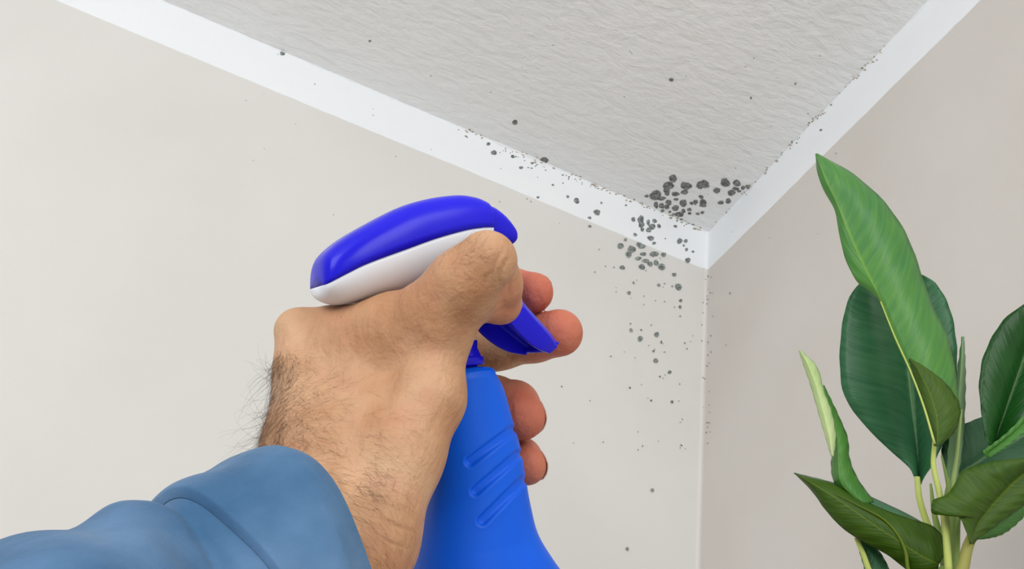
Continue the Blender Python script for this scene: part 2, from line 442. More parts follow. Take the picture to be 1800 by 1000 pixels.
# trigger: curved channel, open towards the rear; front web plus two side walls
TWD = 0.0155
fr = [(850, 450), (862, 480), (878, 512), (894, 536), (914, 558), (940, 583), (964, 606)]
re = [(822, 470), (832, 502), (845, 538), (862, 568), (888, 596), (916, 615), (944, 623)]
t = np.linspace(0, 1, 40); fr_c, re_c = cr(fr, t), cr(re, t)
prof = []
for i in range(40):
    f3, r3 = onp(*fr_c[i]), onp(*re_c[i])
    k = 0.0018
    dirn = (r3 - f3); dl = np.linalg.norm(dirn); dn = dirn / dl
    ww = TWD * (0.85 + 0.25 * math.sin(math.pi * min(1, i / 39 * 1.0)))
    if i > 34: ww *= 1 - 0.10 * (i - 34) / 5
    # U section: outer near wall, web, outer far wall, then inner faces back
    sect = [r3 + S * ww, f3 + S * ww + dn * .003, f3 + S * (ww - .003), f3 - S * (ww - .003), f3 - S * ww + dn * .003, r3 - S * ww,
            r3 - S * (ww - k), f3 - S * (ww - k) + dn * (k + .002), f3 - S * (ww - k - .002) + dn * k, f3 + S * (ww - k - .002) + dn * k, f3 + S * (ww - k) + dn * (k + .002), r3 + S * (ww - k)]
    prof.append(np.array(sect))
V, Fc = rings(prof, True, False)
n_ = 12; e = len(prof) - 1
for base_ in (0, e * n_):
    for a_, b_ in ((0, 10), (1, 9), (2, 8), (3, 7), (4, 6)):
        q = (base_ + a_, base_ + a_ + 1, base_ + (11 - a_ - 1), base_ + (11 - a_))
        Fc.append(q if base_ else q[::-1])
bpart('trigger', V, Fc, M_head, label='violet-blue curved trigger lever, hollow at the back', crease=0.0005)
# foot plate closing the channel's tip + inner rib
f3, r3 = onp(958, 601), onp(940, 617)
g3, q3 = onp(962, 605), onp(944, 621)
def box8(a, b, c, d, w_):
    V = np.array([p + S * s_ for s_ in (w_, -w_) for p in (a, b, c, d)])
    return V, [(0, 1, 2, 3), (7, 6, 5, 4), (0, 4, 5, 1), (1, 5, 6, 2), (2, 6, 7, 3), (3, 7, 4, 0)]
V, Fc = box8(f3, g3, q3, r3, TWD * 0.72); bpart('trigger_foot', V, Fc, M_head, crease=0.0006)
V = []; Fc = []
rib = [(onp(*fr_c[i]), onp(*(fr_c[i] * .45 + re_c[i] * .55))) for i in range(4, 38, 3)]
rr = [np.array([a + S * .0008, b + S * .0008, b - S * .0008, a - S * .0008]) for a, b in rib]
V, Fc = rings(rr); bpart('trigger_rib', V, Fc, M_head)

# ---------------------------------------------------------------- hand (one continuous surface from a distance field)
X0, X1, Y0, Y1, Z0, Z1 = -0.150, 0.045, -0.035, 0.205, 0.225, 0.50
H = 0.00085
gx = np.arange(X0, X1, H, dtype=np.float32); gy = np.arange(Y0, Y1, H, dtype=np.float32); gz = np.arange(Z0, Z1, H, dtype=np.float32)
SD = np.full((len(gx), len(gy), len(gz)), 1.0, np.float32)
def cone_eval(A, ra, B, rb, X, Y, Z):
    ab = B - A; L2 = float(ab @ ab)
    t = ((X - A[0]) * ab[0] + (Y - A[1]) * ab[1] + (Z - A[2]) * ab[2]) / max(L2, 1e-12)
    t = np.clip(t, 0, 1)
    dx = X - (A[0] + ab[0] * t); dy = Y - (A[1] + ab[1] * t); dz = Z - (A[2] + ab[2] * t)
    return np.sqrt(dx * dx + dy * dy + dz * dz) - (ra + (rb - ra) * t)
def smin(a, b, k):
    h = np.clip(0.5 + 0.5 * (b - a) / k, 0, 1)
    return b + (a - b) * h - k * h * (1 - h)
def grid_add(dst, A, B, k, sub=False):
    (u1, v1, d1, r1), (u2, v2, d2, r2) = A, B
    a, b = P(u1, v1, d1), P(u2, v2, d2); ra, rb = r1 * d1 / F, r2 * d2 / F
    pad = max(ra, rb) + 0.03
    lo_ = np.minimum(a, b) - pad; hi_ = np.maximum(a, b) + pad
    sl = []
    for g, q0, q1 in ((gx, lo_[0], hi_[0]), (gy, lo_[1], hi_[1]), (gz, lo_[2], hi_[2])):
        i0, i1 = np.searchsorted(g, q0), np.searchsorted(g, q1); sl.append(slice(max(i0, 0), min(i1, len(g))))
    X = gx[sl[0]][:, None, None]; Y = gy[sl[1]][None, :, None]; Z = gz[sl[2]][None, None, :]
    c = cone_eval(a.astype(np.float32), np.float32(ra), b.astype(np.float32), np.float32(rb), X, Y, Z)
    cur = dst[tuple(sl)]
    if sub: dst[tuple(sl)] = -smin(-cur, c, k)
    else: dst[tuple(sl)] = smin(cur, c, k)
# --- palm, wrist and forearm
palm = [
 ((524, 582, .392, 34), (549, 650, .386, 60)),
 ((524, 582, .392, 34), (575, 580, .392, 42)),
 ((545, 650, .386, 60), (562, 790, .362, 96)),
 ((562, 790, .362, 96), (530, 960, .322, 110)),
 ((530, 960, .322, 110), (430, 1120, .285, 135)),
 ((430, 1120, .285, 135), (330, 1260, .262, 150)),
 ((764, 606, .372, 56), (751, 700, .362, 62)),
 ((751, 700, .362, 62), (704, 798, .350, 72)),
 ((704, 798, .350, 72), (640, 950, .332, 90)),
 ((640, 950, .332, 90), (560, 1080, .305, 105)),
 ((640, 620, .386, 74), (650, 800, .362, 100)),
 ((610, 610, .388, 66), (700, 592, .380, 74)),
 ((700, 592, .380, 74), (765, 575, .372, 64)),
 ((560, 620, .420, 40), (600, 800, .390, 70)),
 ((620, 660, .435, 46), (640, 800, .395, 70)),
 ((660, 740, .430, 44), (640, 860, .380, 60)),
]
palm += [((836, 530, .372, 34), (872, 538, .386, 32))]
for A, B in palm: grid_add(SD, A, B, 0.008)
# --- fingers: each its own chain, joined softly at the root only
def finger(chain, k_in=0.004, k_root=0.008):
    tmp = np.full(SD.shape, 1.0, np.float32)
    for A, B in zip(chain[:-1], chain[1:]): grid_add(tmp, A, B, k_in)
    return tmp
fingers = {
 'thumb': [(768, 548, .369, 66), (812, 498, .364, 58), (856, 458, .362, 54)],
 'index': [(560, 592, .405, 42), (700, 545, .452, 36), (850, 500, .466, 34), (900, 506, .460, 33), (937, 514, .452, 36)],
 'middle': [(610, 640, .430, 42), (760, 640, .468, 42), (880, 604, .468, 44), (940, 594, .460, 41), (983, 585, .448, 42)],
 'ring': [(650, 720, .435, 42), (780, 730, .466, 40), (870, 702, .452, 40), (905, 712, .440, 41), (917, 732, .430, 42)],
 'pinky': [(670, 790, .420, 36), (790, 800, .455, 36), (885, 800, .448, 35), (915, 806, .440, 35), (926, 818, .430, 35)],
}
TIPS = {k: P(*v[-1][:3]) for k, v in fingers.items()}
tmp = finger(fingers['thumb'], 0.005); SD = smin(SD, tmp, 0.0075)
tmp = finger([(864, 462, .374, 44), (876, 500, .380, 40), (881, 534, .390, 37)], 0.004); SD = smin(SD, tmp, 0.0018)
TIPS['thumb'] = P(881, 540, .386)
FG = np.full(SD.shape, 1.0, np.float32)
for kf in ('index', 'middle', 'ring', 'pinky'):
    tmp = finger(fingers[kf]); FG = smin(FG, tmp, 0.0012)
SD = smin(SD, FG, 0.004)
# creases: thumb joint folds, fold under the thumb, wrist folds
CREASE = [((896, 452, 0), (874, 498, 0), 1.4), ((884, 440, 0), (862, 500, 0), 1.2), ((905, 470, 0), (893, 520, 0), 1.0),
          ((868, 470, 0), (848, 512, 0), 1.0), ((842, 430, 0), (852, 470, 0), .7), ((858, 424, 0), (866, 452, 0), .7),
          ((756, 842, 0), (715, 960, 0), .3), ((730, 800, 0), (672, 930, 0), .25), ((776, 800, 0), (748, 850, 0), .4),
          ((800, 640, 0), (820, 642, 0), .8), ((806, 690, 0), (822, 694, 0), .6), ((720, 740, 0), (770, 820, 0), .6),
          ((690, 520, 0), (640, 560, 0), .6), ((600, 560, 0), (640, 640, 0), .5), ((660, 900, 0), (735, 935, 0), 1.2), ((650, 930, 0), (728, 965, 0), 1.0)]
# --- surface nets
def surface_nets(sd):
    neg = sd < 0
    nx, ny, nz = sd.shape
    cnt = np.zeros((nx - 1, ny - 1, nz - 1), np.int8)
    for i in (0, 1):
        for j in (0, 1):
            for k in (0, 1):
                cnt += neg[i:nx - 1 + i, j:ny - 1 + j, k:nz - 1 + k]
    act = (cnt > 0) & (cnt < 8)
    idx = np.full(act.shape, -1, np.int64); I = np.argwhere(act); idx[act] = np.arange(len(I))
    acc = np.zeros((len(I), 3)); num = np.zeros(len(I))
    cs = [(i, j, k) for i in (0, 1) for j in (0, 1) for k in (0, 1)]
    for a in cs:
        for ax in range(3):
            if a[ax] == 1: continue
            b_ = list(a); b_[ax] = 1
            va = sd[I[:, 0] + a[0], I[:, 1] + a[1], I[:, 2] + a[2]]; vb = sd[I[:, 0] + b_[0], I[:, 1] + b_[1], I[:, 2] + b_[2]]
            m_ = (va < 0) != (vb < 0)
            t_ = np.where(m_, va / np.where(m_, va - vb, 1), 0)
            q = np.tile(np.array(a, float), (len(I), 1)); q[:, ax] = t_
            acc[m_] += q[m_]; num[m_] += 1
    V = I + acc / num[:, None]
    Fs = []
    for ax in range(3):
        o1, o2 = [(1, 2), (2, 0), (0, 1)][ax]
        sl0 = [slice(None)] * 3; sl1 = [slice(None)] * 3; sl0[ax] = slice(0, -1); sl1[ax] = slice(1, None)
        a, b_ = neg[tuple(sl0)], neg[tuple(sl1)]
        E = np.argwhere(a != b_); E = E[(E[:, o1] > 0) & (E[:, o2] > 0)]
        E = E[(E[:, o1] < sd.shape[o1] - 1) & (E[:, o2] < sd.shape[o2] - 1)]
        s_ = a[E[:, 0], E[:, 1], E[:, 2]]
        def g(d1, d2):
            q = E.copy(); q[:, o1] -= d1; q[:, o2] -= d2; return idx[q[:, 0], q[:, 1], q[:, 2]]
        quad = np.stack([g(1, 1), g(0, 1), g(0, 0), g(1, 0)], 1)
        quad[~s_] = quad[~s_][:, ::-1]
        Fs.append(quad)
    return V, np.vstack(Fs)
V, Q = surface_nets(SD)
V = V * H + np.array([X0, Y0, Z0])
Q = Q[(Q >= 0).all(1)]
# relax
def relax(V, Q, it, lam):
    e = np.vstack([Q[:, [0, 1]], Q[:, [1, 2]], Q[:, [2, 3]], Q[:, [3, 0]]])
    for _ in range(it):
        s_ = np.zeros_like(V); c_ = np.zeros(len(V))
        for k in range(3):
            s_[:, k] = np.bincount(e[:, 0], V[e[:, 1], k], len(V)) + np.bincount(e[:, 1], V[e[:, 0], k], len(V))
        c_ = np.bincount(e.ravel(), minlength=len(V)); V = V + lam * (s_ / c_[:, None] - V)
    return V
V = relax(V, Q, 5, 0.5)
HU = 900 + F * V[:, 0] / V[:, 2]; HV = 500 + F * V[:, 1] / V[:, 2]
dep = np.zeros(len(V))
for a_, b_, am in CREASE:
    A_ = np.array(a_[:2], float); B_ = np.array(b_[:2], float); ab = B_ - A_; nrm_ = np.array([-ab[1], ab[0]]) / np.hypot(*ab)
    tt = np.clip(((HU - A_[0]) * ab[0] + (HV - A_[1]) * ab[1]) / (ab @ ab), 0, 1)
    bow = np.sin(np.pi * tt) * np.hypot(*ab) * .08
    dd = np.hypot(HU - A_[0] - ab[0] * tt - nrm_[0] * bow, HV - A_[1] - ab[1] * tt - nrm_[1] * bow)
    dep = np.maximum(dep, am * .00075 * np.exp(-(dd / 3.4) ** 2) * np.sin(np.pi * np.clip(tt, .04, .96)) ** .5)
vd = V / np.linalg.norm(V, axis=1)[:, None]
V = V + vd * (dep * (V[:, 2] < .41))[:, None]

person = bpy.data.objects.new('person', None); COL.objects.link(person)
pbase = PW(330, 1250, .262); person.location = pbase
person['label'] = 'person in a blue sleeve, hairy left forearm and hand gripping the spray bottle'
person['category'] = 'person'
hand_me = mesh('hand', cam2w(V) - pbase, Q)
red = np.zeros(len(V))
for k_, (rad, amt) in {'thumb': (.020, .35), 'index': (.022, 1.0), 'middle': (.024, .9), 'ring': (.026, .85), 'pinky': (.024, .8)}.items():
    d_ = np.linalg.norm(V - TIPS[k_], axis=1); red = np.maximum(red, amt * np.clip(1.25 - d_ / rad, 0, 1))
at = hand_me.attributes.new('redness', 'FLOAT', 'POINT'); at.data.foreach_set('value', red.astype(np.float32))
M_skin, n, l, b = newmat('skin', (0.55, 0.31, 0.19), 0.55, 0.25, 0.12)
b.inputs['Subsurface Radius'].default_value = (0.008, 0.003, 0.0015); b.inputs['Subsurface Scale'].default_value = 0.6
r, s = noise_color(M_skin, n, l, b, (0.43, 0.215, 0.108), (0.60, 0.375, 0.225), 28, 5, lo=.35, hi=.68)
n2 = n.new('ShaderNodeTexNoise'); n2.inputs['Scale'].default_value = 60; n2.inputs['Detail'].default_value = 4; l.new(s, n2.inputs[0])
r2 = n.new('ShaderNodeValToRGB'); r2.color_ramp.elements[0].position = .52; r2.color_ramp.elements[1].position = .75
r2.color_ramp.elements[0].color = (0, 0, 0, 1); r2.color_ramp.elements[1].color = (.35, .35, .35, 1); l.new(n2.outputs[0], r2.inputs[0])
m1 = n.new('ShaderNodeMixRGB'); l.new(r2.outputs[0], m1.inputs[0]); l.new(r.outputs[0], m1.inputs[1]); m1.inputs[2].default_value = (0.60, 0.26, 0.19, 1)
at_ = n.new('ShaderNodeAttribute'); at_.attribute_name = 'redness'
m2 = n.new('ShaderNodeMixRGB'); l.new(at_.outputs['Fac'], m2.inputs[0]); l.new(m1.outputs[0], m2.inputs[1]); m2.inputs[2].default_value = (0.55, 0.115, 0.075, 1)
l.new(m2.outputs[0], b.inputs['Base Color'])
vo = n.new('ShaderNodeTexVoronoi'); vo.inputs['Scale'].default_value = 650; l.new(s, vo.inputs['Vector'])
b0 = n.new('ShaderNodeBump'); b0.inputs['Strength'].default_value = .25; b0.inputs['Distance'].default_value = .0004; l.new(vo.outputs[0], b0.inputs['Height'])
mpw = n.new('ShaderNodeMapping'); mpw.inputs['Scale'].default_value = (1.0, 1.0, .35); mpw.inputs['Rotation'].default_value = (.3, .5, .2); l.new(s, mpw.inputs[0])
bw = bump(n, l, b, mpw.outputs[0], 75, .55, .0045, 4, b0, .55)
bp = bump(n, l, b, s, 210, .45, .0012, 4, bw, .65)
hand = link('hand', hand_me, M_skin, person)

# ---- fingernails: curved plates on the backs of the fingertips
M_nail, n, l, b = newmat('fingernail', (0.62, 0.38, 0.29), 0.3, 0.4)
def nail(p1, p2, r_px, nd):
    A_, B_ = P(*p1), P(*p2); a_ = (B_ - A_) / np.linalg.norm(B_ - A_); r_ = r_px * p2[2] / F
    nd = np.array(nd, float); nd -= a_ * (nd @ a_); nd /= np.linalg.norm(nd); bb = np.cross(a_, nd)
    rows = []
    for f in np.linspace(-1, 1, 11):
        wdt = .78 * math.sqrt(max(0.02, 1 - .45 * f * f - .4 * abs(f) ** 6))
        an_ = np.linspace(-wdt, wdt, 11); R_ = r_ + .0001 - .0006 * max(0, f) ** 2
        rows.append(B_ - a_ * .0005 + a_ * f * .0052 + np.outer(np.cos(an_) * R_, nd) + np.outer(np.sin(an_) * R_, bb))
    V_, F_ = rings(rows, False, False)
    o = link('fingernail', mesh('fingernail', cam2w(V_) - pbase, F_), M_nail, hand)
    md = o.modifiers.new('t', 'SOLIDIFY'); md.thickness = .0005; md.offset = 0
nail((876, 500, .380), (881, 534, .390), 36, (.75, -.1, .65))
for k_, nd in (('index', (.55, -.35, .75)), ('middle', (.6, .0, .8)), ('ring', (.75, .0, .66)), ('pinky', (.75, .0, .66))):
    ch_ = fingers[k_]; nail(ch_[-2][:3], ch_[-1][:3], ch_[-1][3], nd)

# ---- hair: thin tapered strands rooted on the skin
bvh = BVHTree.FromPolygons([tuple(v) for v in V], [tuple(map(int, q)) for q in Q])
M_hair, n, l, b = newmat('dark_brown_hair', (0.11, 0.062, 0.035), 0.5, 0.3)
def root_at(u, v):
    d = Vector(((u - 900) / F, (v - 500) / F, 1.0)).normalized()
    h = bvh.ray_cast(Vector((0, 0, 0)), d)
    return h
def strand(p, nrm, d0, length, curl, rad, seg=6):
    out = []; p = np.array(p); d = d0 / np.linalg.norm(d0); nrm = np.array(nrm)
    side = np.cross(nrm, d); cu = curl
    for i in range(seg + 1):
        out.append(p.copy())
        p = p + d * length / seg
        d = d + side * cu + nrm * (-0.10 if i > 1 else 0.02); d /= np.linalg.norm(d)
    out = np.array(out); rr = []
    for i, q in enumerate(out):
        t_ = out[min(i + 1, seg)] - out[max(i - 1, 0)]; t_ /= np.linalg.norm(t_)
        x = np.cross(t_, [0.3, 0.2, 0.9]); x /= np.linalg.norm(x); y = np.cross(t_, x)
        r_ = rad * (1 - 0.8 * i / seg)
        rr.append(q + np.array([x * r_ * math.cos(a) + y * r_ * math.sin(a) for a in (0, 2.09, 4.19)]))
    return rings(rr, True, False)
def hair(name, samples, label=None):
    VV = []; FF = []; o = 0
    for (u, v, ang, lift, ln, curl, rad) in samples:
        h = root_at(u, v)
        if h[0] is None: continue
        p, nm = np.array(h[0]), np.array(h[1])
        if nm @ p > 0: nm = -nm
        im = np.array([math.cos(ang), math.sin(ang), 0.0]); im -= nm * (im @ nm); im /= np.linalg.norm(im) + 1e-9
        V_, F_ = strand(p - nm * .0003, nm, im + nm * lift, ln, curl, rad)
        VV.append(V_); FF += [tuple(i + o for i in f) for f in F_]; o += len(V_)
    VV = np.vstack(VV)
    ob = link(name, mesh(name, cam2w(VV) - pbase, FF), M_hair, hand, kind='stuff')
    if label: ob['label'] = label
SM = []
for _ in range(1500):     # dense brown patch on the left of the wrist
    t_ = rng.random() ** .8; v = 610 + 175 * t_
    u = 485 - 38 * t_ + abs(rng.gauss(0, 22 + 30 * t_))
    SM.append((u, v, rng.gauss(1.15 + (u - 480) * .003, .45), rng.uniform(.02, .25), rng.uniform(.006, .014), rng.uniform(-.28, .28), 0.000034))
for _ in range(1100):     # sweeping across the wrist
    u = rng.uniform(480, 730); v = rng.uniform(640, 990)
    if v < 720 and u > 600 and rng.random() < .8: continue
    if u > 680 and rng.random() < .5: continue
    SM.append((u, v, rng.gauss(0.55 + (v - 800) * .003 + .35 * math.sin(u * .02), .35), rng.uniform(.02, .2), rng.uniform(.006, .014), rng.uniform(-.25, .30), 0.000030))
for _ in range(230):      # tuft nearer the cuff
    u = rng.gauss(615, 30); v = rng.gauss(850, 24)
    SM.append((u, v, rng.gauss(0.7, .35), rng.uniform(.02, .2), rng.uniform(.006, .013), rng.uniform(-.25, .3), 0.000034))
for _ in range(280):      # sparse, back of the hand
    u = rng.uniform(500, 790); v = rng.uniform(550, 700)
    SM.append((u, v, rng.gauss(0.6, .7), rng.uniform(.05, .2), rng.uniform(.004, .008), rng.uniform(-.3, .3), 0.000018))
for _ in range(95):       # stray curls standing off the wrist's edge
    v = rng.uniform(640, 788); u = 456 + (785 - v) * .15 + rng.uniform(2, 12)
    SM.append((u, v, rng.gauss(2.9, .8), rng.uniform(.3, 1.1), rng.uniform(.008, .024), rng.uniform(-.5, .5), 0.000048))
hair('arm_hair', SM)
SM = []
for _ in range(60):
    u = rng.gauss(820, 24); v = rng.gauss(450, 16)
    SM.append((u, v, rng.gauss(-.2, .7), rng.uniform(.1, .4), rng.uniform(.005, .012), rng.uniform(-.3, .3), 0.000040))
hair('thumb_hair', SM)

# ---------------------------------------------------------------- sleeve
M_cloth, n, l, b = newmat('blue_cotton', (0.085, 0.19, 0.37), 0.85, 0.15)
b.inputs['Sheen Weight'].default_value = 0.1
r, s = noise_color(M_cloth, n, l, b, (0.045, 0.120, 0.235), (0.11, 0.21, 0.36), 24, 6)
p = bump(n, l, b, s, 38, .5, .005, 4); bump(n, l, b, s, 1500, .35, .0003, 2, p)
ax_px = [(500, 1030, .300), (415, 1066, .285), (315, 1118, .268), (195, 1180, .250), (40, 1270, .228), (-150, 1420, .205), (-420, 1640, .185), (-800, 1900, .170)]
ax = np.array([P(*q) for q in ax_px])
def sleeve_mesh(t0, t1, n_t, rad, disp, N=120, turn_in=True):
    tt = np.linspace(t0, t1, n_t); C_ = cr(ax, tt); D_ = np.gradient(C_, axis=0); rs = []
    for i, (c, d) in enumerate(zip(C_, D_)):
        d = d / np.linalg.norm(d)
        s1 = np.cross(d, [0, 0, 1.0]); s1 /= np.linalg.norm(s1); s2 = np.cross(d, s1)
        a = np.linspace(0, 2 * np.pi, N, endpoint=False)
        r_ = rad(tt[i]) + disp(tt[i], a)
        rs.append(c + np.outer(np.cos(a) * r_, s1) + np.outer(np.sin(a) * r_, s2))
    return rs
def srad(t): return np.interp(t, [0, .03, .08, .15, .215, .24, .29, .36, .45, .6, 1], [.0432, .0440, .0438, .0412, .0375, .0372, .0385, .0400, .0420, .046, .056])
def sdis(t, a):
    return (0.0016 * np.sin(3 * a + 14 * t) + 0.0012 * np.sin(5 * a - 9 * t + 1) + 0.0010 * np.sin(2 * a + 40 * t)
            + 0.0011 * np.sin(26 * t + 1.6 * np.sin(a) + .7) * np.clip((t - .12) * 6, 0, 1)
            - 0.0022 * np.exp(-((t - .275 - .05 * np.sin(a + .6)) / .018) ** 2))
outer = sleeve_mesh(0.15, 1, 120, srad, sdis)
V, Fc = rings(outer, True, True)
sleeve = link('sleeve', mesh('sleeve', cam2w(V) - pbase, Fc), M_cloth, person)
sleeve['label'] = 'blue cotton sleeve'
cuffo = sleeve_mesh(0.0, 0.225, 60, lambda t: srad(t) + .0034 * np.clip((.2253 - t) * 200, 0, 1), sdis)
cuffi = sleeve_mesh(0.0, 0.225, 60, lambda t: srad(t) - .0004, sdis)
lip = [(cuffo[0] * .5 + cuffi[0] * .5) + (ax[0] - ax[1]) / np.linalg.norm(ax[0] - ax[1]) * .0013]
V, Fc = rings(cuffi[::-1] + lip + cuffo, True, False)
link('cuff', mesh('cuff', cam2w(V) - pbase, Fc), M_cloth, sleeve)

# ---------------------------------------------------------------- plant
def leafmat(name, c1, c2, rough=.38):
    m, n, l, b = newmat(name, c1, rough, .28)
    tc = n.new('ShaderNodeTexCoord'); sp = n.new('ShaderNodeSeparateXYZ'); l.new(tc.outputs['UV'], sp.inputs[0])
    # |s| and along; veins sweep forward from the midrib
    ab = n.new('ShaderNodeMath'); ab.operation = 'ABSOLUTE'; l.new(sp.outputs[0], ab.inputs[0])
    mu = n.new('ShaderNodeMath'); mu.operation = 'MULTIPLY_ADD'; l.new(ab.outputs[0], mu.inputs[0]); mu.inputs[1].default_value = -0.22; l.new(sp.outputs[1], mu.inputs[2])
    cm = n.new('ShaderNodeCombineXYZ'); l.new(mu.outputs[0], cm.inputs[1]); m3 = n.new('ShaderNodeMath'); m3.operation = 'MULTIPLY'; l.new(ab.outputs[0], m3.inputs[0]); m3.inputs[1].default_value = .03; l.new(m3.outputs[0], cm.inputs[0])
    t = n.new('ShaderNodeTexNoise'); t.inputs['Scale'].default_value = 42; t.inputs['Detail'].default_value = 2; l.new(cm.outputs[0], t.inputs[0])
    t2 = n.new('ShaderNodeTexNoise'); t2.inputs['Scale'].default_value = 16; t2.inputs['Detail'].default_value = 3; l.new(tc.outputs['Object'], t2.inputs[0])
    ad = n.new('ShaderNodeMath'); ad.operation = 'MULTIPLY_ADD'; l.new(t.outputs[0], ad.inputs[0]); ad.inputs[1].default_value = .55; 
    m4 = n.new('ShaderNodeMath'); m4.operation = 'MULTIPLY'; l.new(t2.outputs[0], m4.inputs[0]); m4.inputs[1].default_value = .45; l.new(m4.outputs[0], ad.inputs[2])
    r = n.new('ShaderNodeValToRGB'); r.color_ramp.elements[0].position = .36; r.color_ramp.elements[1].position = .66
    r.color_ramp.elements[0].color = (*c1, 1); r.color_ramp.elements[1].color = (*c2, 1); l.new(ad.outputs[0], r.inputs[0])
    # pale midrib
    lt = n.new('ShaderNodeMapRange'); l.new(ab.outputs[0], lt.inputs[0]); lt.inputs[1].default_value = .0; lt.inputs[2].default_value = .05; lt.inputs[3].default_value = .6; lt.inputs[4].default_value = 0
    mx = n.new('ShaderNodeMixRGB'); l.new(lt.outputs[0], mx.inputs[0]); l.new(r.outputs[0], mx.inputs[1]); mx.inputs[2].default_value = (c2[0] * 1.6 + .06, c2[1] * 1.3 + .06, c2[2] * .9, 1)
    l.new(mx.outputs[0], b.inputs['Base Color'])
    bp = n.new('ShaderNodeBump'); bp.inputs['Strength'].default_value = .35; bp.inputs['Distance'].default_value = .0015; l.new(t.outputs[0], bp.inputs['Height']); l.new(bp.outputs[0], b.inputs['Normal'])
    b.inputs['Transmission Weight'].default_value = 0
    return m
G = {
 'bright': leafmat('bright_green_leaf', (0.040, 0.170, 0.048), (0.088, 0.25, 0.040)),
 'deep': leafmat('deep_green_leaf', (0.022, 0.110, 0.045), (0.050, 0.170, 0.070)),
 'dark': leafmat('dark_green_leaf', (0.003, 0.042, 0.003), (0.010, 0.080, 0.010), .35),
 'olive': leafmat('olive_leaf_underside', (0.020, 0.066, 0.002), (0.055, 0.112, 0.004), .5),
 'teal': leafmat('blue_green_leaf', (0.050, 0.140, 0.075), (0.085, 0.200, 0.105), .45),
 'pale': leafmat('pale_new_leaf', (0.36, 0.50, 0.20), (0.52, 0.64, 0.32), .5),
 'mid': leafmat('mid_green_leaf', (0.040, 0.16, 0.026), (0.075, 0.23, 0.034)),
 'sage': leafmat('sage_rolled_leaf', (0.13, 0.26, 0.12), (0.22, 0.36, 0.17), .5),
 'lime': leafmat('lime_stalk', (0.20, 0.33, 0.08), (0.34, 0.46, 0.17), .5),
 'stalk': leafmat('green_stalk', (0.07, 0.16, 0.05), (0.13, 0.24, 0.08), .5),
 'brownstalk': leafmat('olive_brown_stalk', (0.13, 0.17, 0.05), (0.21, 0.24, 0.09), .5),
}
def dpl(v): return 0.610 + (1000 - v) * 0.00016
plant = bpy.data.objects.new('potted_plant', None); COL.objects.link(plant)
DOWN = np.array([0, 0, -1.0])
stem0 = PW(1672, 1010, dpl(1010)); soil = stem0 + DOWN * 0.05; PB = soil + DOWN * 0.15
plant.location = PB
plant['label'] = 'potted plant with broad glossy green leaves in front of the right wall'; plant['category'] = 'plant'
def leaf(left, mid, right, mat, dl=0.0, dm=0.0, dr=0.0, nt=46, ns=9, label=None, name='leaf', ripple=.0006, parent=None):
    """blade lofted between left edge, midrib and right edge; entries (u,v[,extra depth])"""
    def path(pts, base):
        q = np.array([[p[0], p[1], dpl(p[1]) + base + (p[2] if len(p) > 2 else 0)] for p in pts], float)
        c = cr(q, np.linspace(0, 1, nt)); return np.array([P(*x) for x in c])
    A, B, C = path(left, dl), path(mid, dm), path(right, dr)
    rows = []; uv = []
    sw = rng.random() * 6
    for i in range(nt):
        t_ = i / (nt - 1); row = []
        for k in range(-ns, ns + 1):
            s_ = k / ns; e_ = A[i] if s_ < 0 else C[i]; a_ = abs(s_)
            p_ = B[i] * (1 - a_) + e_ * a_
            p_ = p_ + np.array([0, 0, -1]) * (np.linalg.norm(e_ - B[i]) * .16 * math.sin(math.pi * a_))   # cupping
            p_ = p_ + np.array([0, 0, 1]) * (ripple * math.sin(t_ * 60 - a_ * 9 + sw) * a_)
            row.append(p_); uv.append((s_, t_))
        rows.append(row)
    W = 2 * ns + 1; V = np.array(rows).reshape(-1, 3)
    Fc = [(i * W + j, i * W + j + 1, (i + 1) * W + j + 1, (i + 1) * W + j) for i in range(nt - 1) for j in range(W - 1)]
    me = mesh(name, cam2w(V) - PB, Fc)
    ul = me.uv_layers.new(name='UVMap')
    vi = np.zeros(len(me.loops), np.int32); me.loops.foreach_get('vertex_index', vi)
    ul.data.foreach_set('uv', np.array(uv)[vi].ravel())
    o = link(name, me, mat, parent or plant)
    sd = o.modifiers.new('thickness', 'SOLIDIFY'); sd.thickness = 0.0005; sd.offset = 0
    if label: o['label'] = label
    return o
def stalk(pts, r0, r1, mat, name='stalk', dd=0.0):
    q = np.array([[p[0], p[1], dpl(p[1]) + dd + (p[2] if len(p) > 2 else 0)] for p in pts], float)
    c = cr(q, np.linspace(0, 1, 24)); C_ = np.array([P(*x) for x in c]); D_ = np.gradient(C_, axis=0); rs = []
    for i in range(24):
        d = D_[i] / np.linalg.norm(D_[i]); x = np.cross(d, [0, 0, 1.0]); x /= np.linalg.norm(x); y = np.cross(d, x)
        r_ = (r0 + (r1 - r0) * i / 23); a = np.linspace(0, 2 * np.pi, 10, endpoint=False)
        rs.append(C_[i] + np.outer(np.cos(a) * r_, x) + np.outer(np.sin(a) * r_, y))
    V, Fc = rings(rs); return link(name, mesh(name, cam2w(V) - PB, Fc), mat, plant)
# B: large dark leaf behind
leaf([(1612,850),(1598,822),(1560,788),(1515,742),(1484,695),(1476,640),(1479,580),(1490,530),(1512,498),(1560,474)],
     [(1614,850),(1612,800),(1606,740),(1600,680),(1594,620),(1588,570),(1582,530),(1578,505),(1576,488),(1572,472)],
     [(1617,850),(1640,815),(1662,770),(1676,710),(1682,650),(1681,600),(1672,550),(1655,512),(1632,488),(1585,470)],
     G['deep'], .045, .055, .035, label='broad deep green leaf behind the bright one')
